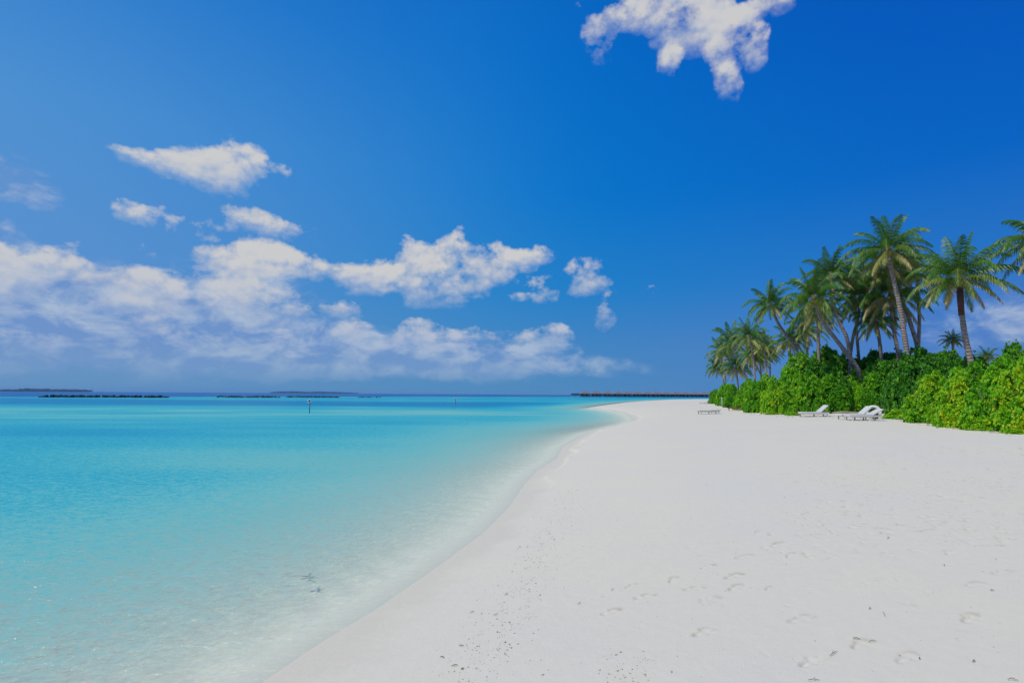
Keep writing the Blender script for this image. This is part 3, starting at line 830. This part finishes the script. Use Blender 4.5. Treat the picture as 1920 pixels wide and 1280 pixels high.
palm(72, (1444, 664), [(1444, 680), (1444, 700)], 24, 0, 'small far palm with thin straight trunk beside the sky gap', 3.1, .12)
palm(46, (1786, 637), [(1787, 655), (1788, 680)], 24, 0, 'small palm top showing over the bushes left of the right palm', .7, .13)
palm(48, (1851, 668), [(1852, 680), (1853, 700)], 24, 3, 'tiny palm top over the bushes right of the right palm', 1.7, .12)

# ------------------------------------------------------------------ beach furniture
M_plast = simple('white_plastic', (.62, .61, .58), .45, .05, 3, .4)
M_plast2 = simple('grey_plastic', (.46, .455, .44), .6, .1, 3, .3)
M_red = simple('red_wood', (.30, .075, .045), .6, .3, 6)
M_bag = simple('dark_fabric', (.018, .018, .028), .8, .3, 9)
M_post = simple('pale_green_paint', (.50, .68, .50), .6, .08, 4)
def lounger(mb_mat, back_ang):
    """2 m long, head towards +x; returns the meshes of its parts"""
    fr_, st_, bk, lg = MB(), MB(), MB(), MB()
    Lf, Wd, Hh = 1.32, .66, .34
    for s in (-1, 1):
        fr_.box((Lf / 2 - .33, s * (Wd / 2), Hh - .03), (1.98, .045, .085))
        fr_.box((Lf / 2 - .33, s * (Wd / 2), Hh - .11), (1.80, .03, .02))
    fr_.box((-.98 + .33, 0, Hh - .03), (.05, Wd, .085)); fr_.box((1.32, 0, Hh - .03), (.05, Wd, .085))
    for k in range(15):
        st_.box((-.60 + k * .088, 0, Hh + .008), (.074, Wd - .05, .018))
    a = back_ang
    rot = Matrix.Rotation(-a, 3, 'Y')
    for s in (-1, 1):
        bk.box(Vector((.70, s * (Wd / 2 - .02), Hh + .02)) + rot @ Vector((.37, 0, 0)), (.76, .045, .05), rot)
    for k in range(8):
        bk.box(Vector((.70, 0, Hh + .03)) + rot @ Vector((.05 + k * .092, 0, 0)), (.078, Wd - .06, .02), rot)
    bk.box(Vector((.70, 0, Hh + .02)) + rot @ Vector((.75, 0, 0)), (.05, Wd, .05), rot)
    legs = []
    for x in (-.52, .52, 1.22):
        for s in (-1, 1):
            m = MB()
            m.box((x, s * (Wd / 2), (Hh - .07) / 2), (.075, .05, Hh - .07), taper=.8)
            legs.append(m.mesh('leg', mb_mat))
    prop = MB()
    if a > .2:
        e = Vector((.70, 0, Hh)) + rot @ Vector((.5, 0, 0))
        prop.tube([(e.x, -.2, e.z), (1.22, -.2, Hh - .05), (1.24, 0, Hh - .05), (1.22, .2, Hh - .05), (e.x, .2, e.z)], .014, 6)
    else: prop.box((1.0, 0, Hh - .04), (.04, Wd - .1, .03))
    return [('frame', fr_.mesh('frame', mb_mat)), ('seat', st_.mesh('seat', mb_mat)), ('backrest', bk.mesh('backrest', mb_mat)), ('backrest_prop', prop.mesh('backrest_prop', mb_mat))] + [('leg', l) for l in legs]
LG_UP = lounger(M_plast, R(40)); LG_LOW = lounger(M_plast, R(27)); LG_FLAT = lounger(M_plast2, R(3))
GL = 'sun loungers on the sand'
def put_lounger(px, py, rz, parts, label, dx=0, dy=0):
    g = ground_at(px, py)
    x, y = g.x + dx, g.y + dy
    t = empty('sun_lounger', (x, y, Hz(x, y) - .02), rz, label, 'sun lounger', GL)
    t.scale = (.86, .86, .9)
    for n_, me in parts: obj(n_, me, t)
    return t
put_lounger(1517, 781, R(-6), LG_UP, 'white sun lounger nearer the sea in the left pair, back raised')
put_lounger(1517, 781, R(-6), LG_UP, 'white sun lounger nearer the hedge in the left pair, back raised', .40, .70)
put_lounger(1609, 788, R(-4), LG_LOW, 'white sun lounger in the right pair, back raised only halfway')
put_lounger(1609, 788, R(-4), LG_UP, 'white sun lounger in the right pair, back raised steeply beside the ring', .12, .9)
put_lounger(1322, 776, R(2), LG_FLAT, 'grey sun lounger lying flat, alone out on the open sand')
put_lounger(1317, 757, R(-3), LG_FLAT, 'farthest grey sun lounger, flat beside the end of the hedge')
# ring and dark bundle behind the right pair of loungers
g = ground_at(1637, 787)
ry = g.y + 1.55; rx = at(1638, 770, ry).x
ring = MB()
prof = [(.32 + .085 * math.cos(a), .085 * math.sin(a)) for a in np.linspace(0, 2 * math.pi, 13)]
ring.lathe(prof, (0, 0, 0), 28)
zc = Hz(rx, ry) + .42
o = ring.build('swim_ring', M_plast, None, True, loc=(rx, ry, zc - .02), rot=(R(80), 0, R(-38)))
tag(o, 'white ring propped upright behind the raised lounger backs by the hedge', 'swim ring')
b = MB(); b.lathe([(.0, .0), (.19, .02), (.23, .18), (.21, .42), (.12, .62), (.03, .68), (0, .68)], (0, 0, 0), 14)
o = b.build('dark_bag', M_bag, None, True, loc=(rx - .10, ry - .22, Hz(rx, ry - .22) - .02), scale=(.8, .7, .9))
tag(o, 'dark bundle standing against the white ring behind the loungers', 'bag')
# driftwood under the hedge between the lounger pairs
tb = MB(); g = ground_at(1592, 775)
tb.tube([(-1.3, 0, .05), (-.5, .05, .10), (.4, -.03, .08), (1.4, .06, .06)], [.04, .065, .06, .03], 7)
tb.tube([(-.3, .03, .1), (.2, .25, .2)], [.03, .012], 5)
o = tb.build('driftwood_log', simple('driftwood', (.35, .30, .27), .9, .3, 5), None, True, loc=(g.x, g.y + .1, g.z)); tag(o, 'grey driftwood log lying at the foot of the hedge between the lounger pairs', 'driftwood')
# red bench
g = ground_at(1376, 770)
t = empty('bench', g, R(-5), 'low bench with a reddish brown top half under the hedge', 'bench'); t.scale = (.75, .8, .8)
MB().box((0, 0, .36), (1.5, .42, .07)).box((0, .0, .30), (1.38, .34, .05)).build('seat', M_red, t)
for s in (-1, 1):
    MB().box((s * .58, 0, .14), (.06, .36, .28), taper=.85).build('leg', M_plast2, t)
# pale post
g = ground_at(1352, 762)
pm = MB().lathe([(0.0, 0), (.075, 0), (.075, .95), (.085, .96), (.085, 1.0), (.05, 1.05), (0, 1.05)], (0, 0, 0), 12)
o = pm.build('marker_post', M_post, None, True, loc=(g.x, g.y - .3, g.z), scale=(1, 1, 1.1)); tag(o, 'pale green post standing in front of the far hedge', 'post')

# ------------------------------------------------------------------ far things
M_roof = simple('thatch', (.15, .145, .165), .95, .2, 1.5)
M_wall = simple('shaded_timber', (.015, .03, .05), .8, .3, 2)  # wall colour darkened and blued to carry shade and distance haze
M_deck = simple('deck_timber', (.07, .08, .10), .8, .3, 2)
M_stilt = simple('stilt_concrete', (.20, .24, .25), .8, .2, 2)
M_trim = simple('warm_trim', (.34, .27, .26), .8, .2, 2)
M_glass = simple('window_glass', (.10, .18, .24), .1, .1, 2, .5)
def villa_parts():
    W_, Dp = 8.2, 9.0
    roof = MB()
    z0, z1, z2 = 3.2, 4.9, 5.6
    def hip(wx, wy, za, rx_, ry_, zb, cx=0):
        v = [(cx-wx,-wy,za),(cx+wx,-wy,za),(cx+wx,wy,za),(cx-wx,wy,za),(cx-rx_,-ry_,zb),(cx+rx_,-ry_,zb),(cx+rx_,ry_,zb),(cx-rx_,ry_,zb)]
        roof.add(v, [(0,1,5,4),(1,2,6,5),(2,3,7,6),(3,0,4,7),(4,5,6,7),(3,2,1,0)])
    hip(4.75, 5.0, z0 - .3, 4.7, 4.95, z0)
    hip(4.7, 4.95, z0 + .003, 2.7, 2.2, z1)
    hip(2.4, 2.0, z1 + .003, 1.0, .3, z2)
    wall = MB().box((0, .3, 2.15), (7.2, 7.6, 2.5))
    deck = MB().box((0, 0, .85), (W_, Dp + 1.5, .22)).box((0, -5.2, 1.35), (W_, .08, .10))
    for k in range(9): deck.box((-4 + k, -5.2, 1.12), (.08, .07, .36))
    return roof, wall, deck
ro, wa, de = villa_parts()
roof_m, wall_m, deck_m = ro.mesh('roof', M_roof), wa.mesh('wall', M_wall), de.mesh('deck', M_deck)
stilt_m = MB().lathe([(.2, -2.5), (.2, .74), (0, .74)], (0, 0, 0), 8).mesh('stilt', M_stilt)
win_m = MB().box((0, 0, 0), (1.5, .08, 1.5)).mesh('window', M_glass)
fr_m = MB().box((0, 0, .82), (1.7, .12, .12)).box((0, 0, -.82), (1.7, .12, .12)).box((-.8, 0, 0), (.1, .12, 1.52)).box((.8, 0, 0), (.1, .12, 1.52)).mesh('frame', M_trim)
stair_m = MB().box((0, 0, 0), (1.1, 1.6, .12), Matrix.Rotation(R(-32), 3, 'X')).box((0, -.55, -.45), (.9, .9, .1)).mesh('steps', M_trim)
GV = 'thatched villas standing on stilts in the lagoon'
YV = 480
vx = [1097, 1118, 1140, 1159, 1177, 1195, 1213, 1231, 1249, 1267, 1285, 1303, 1321, 1339, 1357]
ordn = ['first', 'second', 'third', 'fourth', 'fifth', 'sixth', 'seventh', 'eighth', 'ninth', 'tenth', 'eleventh', 'twelfth', 'thirteenth', 'fourteenth', 'fifteenth']
for i, vpx in enumerate(vx):
    yv = YV + i * 3.0
    p = at(vpx, 738, yv)
    t = empty('stilt_villa', (p.x, yv, 0), R(rng.uniform(-4, 4)), 'thatched stilt villa, %s from the left end of the row' % ordn[i], 'villa', GV)
    obj('roof', roof_m, t); obj('wall', wall_m, t); obj('deck', deck_m, t)
    for sx_ in (-3.6, 0, 3.6):
        for sy_ in (-4.6, 4.2):
            obj('stilt', stilt_m, t, (sx_, sy_, 0))
    for wx_ in ((-2.2, 1.4) if i % 2 else (-1.2, 2.3)):
        w = obj('window', win_m, t, (wx_, -3.54, 2.1)); obj('frame', fr_m, w, (0, -.03, 0))
    if i % 3 != 2: obj('steps', stair_m, t, (-2.0 if i % 2 else 2.4, -5.9, .45))
xa, xb = at(1088, 738, 500).x, at(1375, 738, 540).x
t = empty('jetty', ((xa + xb) / 2, 520, 0), math.atan2(40, xb - xa), 'long timber jetty running behind the stilt villas', 'jetty')
Lj = math.hypot(xb - xa, 40)
MB().box((0, 0, 1.1), (Lj, 2.6, .3)).box((0, -1.3, 1.9), (Lj, .08, .1)).box((0, 1.3, 1.9), (Lj, .08, .1)).build('walkway', M_deck, t)
pst = MB()
for k in range(34): pst.box((-Lj / 2 + (k + .5) * Lj / 34, 0, -.4), (.3, .3, 2.6))
pst.build('piles', M_stilt, t)
# white boat at the left end of the villas
p = at(1077, 741, 470)
t = empty('white_boat', (p.x, 470, 0), R(3), 'long low white boat moored left of the first stilt villa', 'boat')
hull = MB()
sec = [(-4.2, .5, .55, .0), (-3, .9, .55, -.2), (0, 1.1, .6, -.3), (2.5, .9, .75, -.25), (4.2, .08, 1.1, .2)]
V = []
for x, hw, top_, kz in sec: V += [(x, -hw, top_), (x, -hw * .7, kz + .15), (x, 0, kz), (x, hw * .7, kz + .15), (x, hw, top_)]
Qh = [(i*5+k, i*5+k+1, (i+1)*5+k+1, (i+1)*5+k) for i in range(4) for k in range(4)] + [(i*5+4, i*5, (i+1)*5, (i+1)*5+4) for i in range(4)]
hull.add(V, Qh); hull.build('hull', simple('boat_white', (.75, .76, .78), .4, .03), t)
MB().box((-.6, 0, 1.75), (4.4, 1.7, .08)).box((-2.6, .75, 1.15), (.06, .06, 1.2)).box((1.4, .75, 1.15), (.06, .06, 1.2)).box((-2.6, -.75, 1.15), (.06, .06, 1.2)).box((1.4, -.75, 1.15), (.06, .06, 1.2)).build('canopy', simple('boat_canopy', (.10, .14, .18), .7), t)

# rock breakwaters
M_rock = simple('wet_dark_rock', (.022, .024, .028), .8, .4, 1.0, bump=.3)
def icos():
    t = (1 + 5 ** .5) / 2
    v = np.array([(-1,t,0),(1,t,0),(-1,-t,0),(1,-t,0),(0,-1,t),(0,1,t),(0,-1,-t),(0,1,-t),(t,0,-1),(t,0,1),(-t,0,-1),(-t,0,1)], float)
    v /= np.linalg.norm(v[0])
    f = [(0,11,5),(0,5,1),(0,1,7),(0,7,10),(0,10,11),(1,5,9),(5,11,4),(11,10,2),(10,7,6),(7,1,8),(3,9,4),(3,4,2),(3,2,6),(3,6,8),(3,8,9),(4,9,5),(2,4,11),(6,2,10),(8,6,7),(9,8,1)]
    return v, np.array(f)
IV, IF = icos()
def rocks(px0, px1, Y0, Y1, hgt, dens_, label, gaps=()):
    a = at(px0, 740, Y0); b = at(px1, 740, Y1)
    L = math.hypot(b.x - a.x, b.y - a.y)
    mb = MB(); n = int(L * dens_)
    for k in range(n):
        f = rng.uniform(0, 1)
        if any(g0 < f < g1 for g0, g1 in gaps): continue
        edge = min(1, min(f, 1 - f) * 9 + .35)
        r = rng.uniform(.25, .55) * hgt
        c = (-(L / 2) + f * L, rng.normal(0, .8), rng.uniform(-.3, .95) * hgt * edge - r * .4)
        Mx = Matrix.Rotation(rng.uniform(0, 6), 3, Vector(rng.normal(size=3)).normalized())
        v = (IV * np.array([1.3, 1, .75]) * r * rng.uniform(.75, 1.25, (12, 1))) @ np.array(Mx).T + np.array(c)
        mb.add(v, None, IF)
    o = mb.build('rock_breakwater', M_rock, None, False, loc=((a.x + b.x) / 2, (a.y + b.y) / 2, 0), rot=(0, 0, math.atan2(b.y - a.y, b.x - a.x)))
    return tag(o, label, 'breakwater', 'rock breakwaters out on the reef')
rocks(74, 316, 185, 200, .85, 12, 'dark rock breakwater below the far island, longest and leftmost')
rocks(404, 524, 225, 232, .75, 9, 'dark rock breakwater left of the channel marker', [(.42, .46)])
rocks(538, 636, 245, 250, .7, 9, 'dark rock breakwater behind the channel marker')
rocks(672, 716, 265, 268, .5, 8, 'faint short rock breakwater, farthest right of the line')
# channel markers
M_pole = simple('marker_pole', (.03, .06, .09), .6, .2, 4)
M_sign = simple('marker_white', (.62, .60, .64), .6, .05, 4)
M_dk = simple('marker_dark', (.05, .02, .06), .7, .2, 4)
def marker(px, pyb, h, label, s=1.0):
    g = G(px, pyb, 0)
    t = empty('channel_marker', (g.x, g.y, 0), 0, label, 'channel marker', 'channel markers in the lagoon')
    MB().tube([(-.12 * s, 0, -2.2), (0, 0, 0), (.02, 0, h)], [.045 * s, .045 * s, .035 * s], 8).build('pole', M_pole, t, True)
    MB().box((-.06 * s, 0, h + .10 * s), (.36 * s, .05 * s, .34 * s), Matrix.Rotation(R(-12), 3, 'Y')).build('sign_board', M_sign, t)
    MB().box((-.05 * s, -.034 * s, h + .10 * s), (.24 * s, .014 * s, .13 * s), Matrix.Rotation(R(-38), 3, 'Y')).build('symbol', M_dk, t)
marker(580, 774, 1.17, 'near channel marker, tall dark pole with small white board in the turquoise water')
marker(854, 757, .75, 'far small channel marker in the turquoise channel, just below the horizon', 1.1)

# far islands
M_isl = simple('far_island_trees', (.006, .035, .040), .95, .3, .02)
M_bch = simple('far_island_scrub', (.05, .08, .06), .95, .1, .02)
def island(px0, px1, Y, prof_h, label, seed):
    rg = np.random.default_rng(seed)
    a = at(px0, 735, Y).x; b = at(px1, 735, Y).x
    L = b - a
    mb = MB(); n = int(L / 7)
    for k in range(n):
        f = (k + .5) / n; hh = prof_h(f)
        for j in range(3):
            r = rg.uniform(8, 15); z = hh * rg.uniform(.35, .85)
            v = (IV * np.array([1.2, 1.2, .8]) * r * rg.uniform(.8, 1.2, (12, 1))) 
            v[:, 2] = v[:, 2] * hh / 22
            mb.add(v * np.array([1.5, 1.5, 1]) + np.array([a + f * L - (a + b) / 2 + rg.normal(0, 5), rg.normal(0, 50), z * .7]), None, IF)
    t = empty('island', ((a + b) / 2, Y, 0), 0, label, 'island')
    mb.build('trees', M_isl, t, True)
    sh_ = MB(); V = []
    for k in range(48):
        an = 2 * math.pi * k / 48
        V += [(math.cos(an) * L * .505, math.sin(an) * 110, -1), (math.cos(an) * L * .495, math.sin(an) * 100, 1.6)]
    V.append((0, 0, 2.5))
    sh_.add(V, [(2*k, 2*((k+1) % 48), 2*((k+1) % 48)+1, 2*k+1) for k in range(48)], [(2*k+1, 2*((k+1) % 48)+1, 96) for k in range(48)])
    sh_.build('shore', M_bch, t)
island(-260, 156, 4500, lambda f: 20 + 4 * math.sin(f * 9) + (6 if f > .75 and f < .82 else 0), 'dark wooded island on the horizon at the left edge', 3)
island(512, 668, 6500, lambda f: 20 * math.sin(math.pi * min(1, f * 1.6 + .12) if f < .5 else math.pi * (1 - f) * .95 + .1) ** .7 + 4, 'faint low blue island on the horizon behind the marker', 4)
island(1078, 1150, 2300, lambda f: 9, 'low wooded islet behind the left end of the stilt villas', 5)

# ------------------------------------------------------------------ bits on the sand
M_twig = simple('dry_twig', (.15, .12, .075), .9, .4, 30)
M_bit = simple('coral_bits', (.30, .25, .17), .9, .5, 60)
def on_sand(x, y, dz=0): return Vector((x, y, Hz(x, y) + dz))
tw = [(885,1148,.10,'short dark twig on the drift line, lower middle of the beach'),(829,1233,.07,'dark leaf scrap nearest the lower left of the drift line'),(853,1248,.08,'small dark twig at the bottom of the drift line'),(930,1153,.10,'thin twig beside the middle of the drift line'),(949,1114,.13,'long thin twig high on the drift line'),(1086,1132,.11,'lone straight twig right of the drift line'),(1148,1106,.10,'thin curved twig left of the footprint trail'),(1658,1152,.14,'long tilted twig on the right part of the sand'),(1563,1226,.20,'long straight stick at the lower right of the footprints'),(1526,1276,.14,'slanting twig at the very bottom edge'),(1631,1141,.06,'dark seed pod on the right sand'),(1606,1198,.09,'dry leaf scrap below the dark seed pod'),(1724,1235,.04,'black pebble at the lower right'),(1826,1240,.06,'dark pebble near the lower right corner'),(1666,1009,.22,'flat dark twig on the edge of the trodden sand'),(1637,1204,.12,'thin broken twig beside the dry leaf scrap'),(865,1211,.07,'dark twig piece left of the drift line'),(1900,1276,.10,'leaf litter in the bottom right corner'),(1861,1108,.05,'dark chip on the right edge of the sand'),(1770,1060,.06,'grey chip in the middle of the right sand')]
for px, py, ln, lab in tw:
    ln *= .5; g = ground_at(px, py); a = rng.uniform(-.4, 1.1)
    mb = MB(); c_, s2 = math.cos(a) * ln / 2, math.sin(a) * ln / 2
    th = .002 if ln > .045 else .0032
    mb.tube([(-c_, -s2, .006), (0, rng.normal(0, .006), .013), (c_, s2, .008)], [th * .7, th, th * .5], 6)
    if ln > .045: mb.tube([(0, 0, .012), (c_ * .4 - s2 * .35, s2 * .4 + c_ * .35, .018)], [th * .7, th * .3], 5)
    o = mb.build('twig', M_twig, None, True, loc=g); tag(o, lab, 'twig', 'twigs and scraps on the sand')
# fine litter: shell and coral grit along the drift line, nobody could count it
V = []; mb = MB(); rg = np.random.default_rng(5)
line = [(850,1262),(880,1200),(915,1150),(945,1105),(975,1060),(990,1020),(1010,985),(1040,950),(1050,920),(1062,890)]
lw_ = [G(x, y, .45) for x, y in line]
def bit(x, y, r):
    v = IV * np.array([1.2, .8, .5]) * r * rg.uniform(.6, 1.3, (12, 1))
    a = rg.uniform(0, 6.28); c, s = math.cos(a), math.sin(a)
    v = v @ np.array([(c, s, 0), (-s, c, 0), (0, 0, 1)])
    return v + np.array([x, y, 0])
bx, by, br = [], [], []
for _ in range(1100):
    k = rg.integers(0, len(lw_) - 1); f = rg.uniform()
    p = lw_[k].lerp(lw_[k + 1], f)
    bx.append(p.x + rg.normal(0, .10 + .012 * p.y)); by.append(p.y + rg.normal(0, .15)); br.append(.0035 * rg.lognormal(0, .45) * (.8 + p.y * .05))
for _ in range(900):
    y = rg.uniform(2.4, 11); x = rg.uniform(0.0, 1.05) * y
    bx.append(x); by.append(y); br.append(.0035 * rg.lognormal(0, .4) * (.7 + y * .04))
for _ in range(700):
    px_ = rg.uniform(1390, 1915); py_ = np.interp(px_, [1385, 1500, 1640, 1710, 1780, 1850, 1920], [771, 779, 779, 791, 803, 811, 816]) + abs(rg.normal(0, 2.2))
    p = G(px_, py_, .75); bx.append(p.x); by.append(p.y); br.append(.022 * rg.lognormal(0, .4))
for _ in range(160):
    p = G(rg.uniform(1120, 1230), rg.uniform(1180, 1280), .45)
    bx.append(p.x); by.append(p.y); br.append(.0035 * rg.lognormal(0, .4))
bz = H(np.array(bx), np.array(by))
for x, y, z, r in zip(bx, by, bz, br):
    mb.add(bit(x, y, r) + np.array([0, 0, z + r * .1]), None, IF)
o = mb.build('coral_grit', M_bit, None); tag(o, 'fine specks of coral, shell and leaf scattered over the sand', kind='stuff')

# branch of coral rubble in the shallows
g = G(580, 1072, 0)
t = empty('sunken_branch', (g.x, g.y, -.09), R(-62), 'olive brown broken branch with spiky side arms in the shallow water', 'branch')
M_br = simple('wet_branch', (.26, .22, .12), .6, .4, 12, bump=.4)
M_br2 = simple('algae_branch', (.05, .17, .13), .7, .4, 12)
t.scale = (.6, .6, .6); dz = .05
b = MB().tube([(-.17, 0, dz - .02), (-.06, .02, dz + .015), (.05, -.01, dz + .02), (.18, .01, dz - .01)], [.012, .024, .028, .010], 8)
b.build('stem', M_br, t, True)
for (p0, p1, p2) in [((-.15, 0, 0), (-.22, .07, .01), (-.27, .06, -.03)), ((-.08, 0, 0), (-.13, -.10, .0), (-.21, -.14, -.02)), ((.03, 0, 0), (.06, .09, .02), (.10, .14, 0)), ((.06, 0, 0), (.10, .06, .01), (.16, .08, 0)), ((.15, 0, 0), (.20, -.05, 0), (.25, -.04, -.02)), ((.16, 0, 0), (.24, .06, -.01), (.33, .10, -.02)), ((-.03, 0, 0), (-.02, -.10, -.02), (-.12, -.15, -.04))]:
    MB().tube([(p[0], p[1], p[2] + dz) for p in (p0, p1, p2)], [.012, .009, .003], 6).build('side_arm', M_br2, t, True)
lf = MB().add([(-.02, -.01, dz - .01), (-.06, -.06, dz - .02), (-.12, -.12, dz - .035), (-.05, -.14, dz - .03), (.02, -.08, dz - .015), (.0, -.06, dz - .004)], None, [(0, 1, 5), (1, 2, 5), (2, 3, 5), (3, 4, 5), (4, 0, 5)])
lf.build('leaf', M_br2, t)

# ------------------------------------------------------------------ air
hz, N = mat_new('sea_air')
pv = N.n('ShaderNodeVolumePrincipled', inp={'Color': (0.32, 0.60, 1.0, 1), 'Density': 0.00007, 'Anisotropy': 0.0})
hz.node_tree.links.new(pv.outputs[0], N.out.inputs[1])
o = MB().box((0, 0, 11.5), (25000, 25000, 60)).build('haze', hz)
tag(o, kind='stuff')
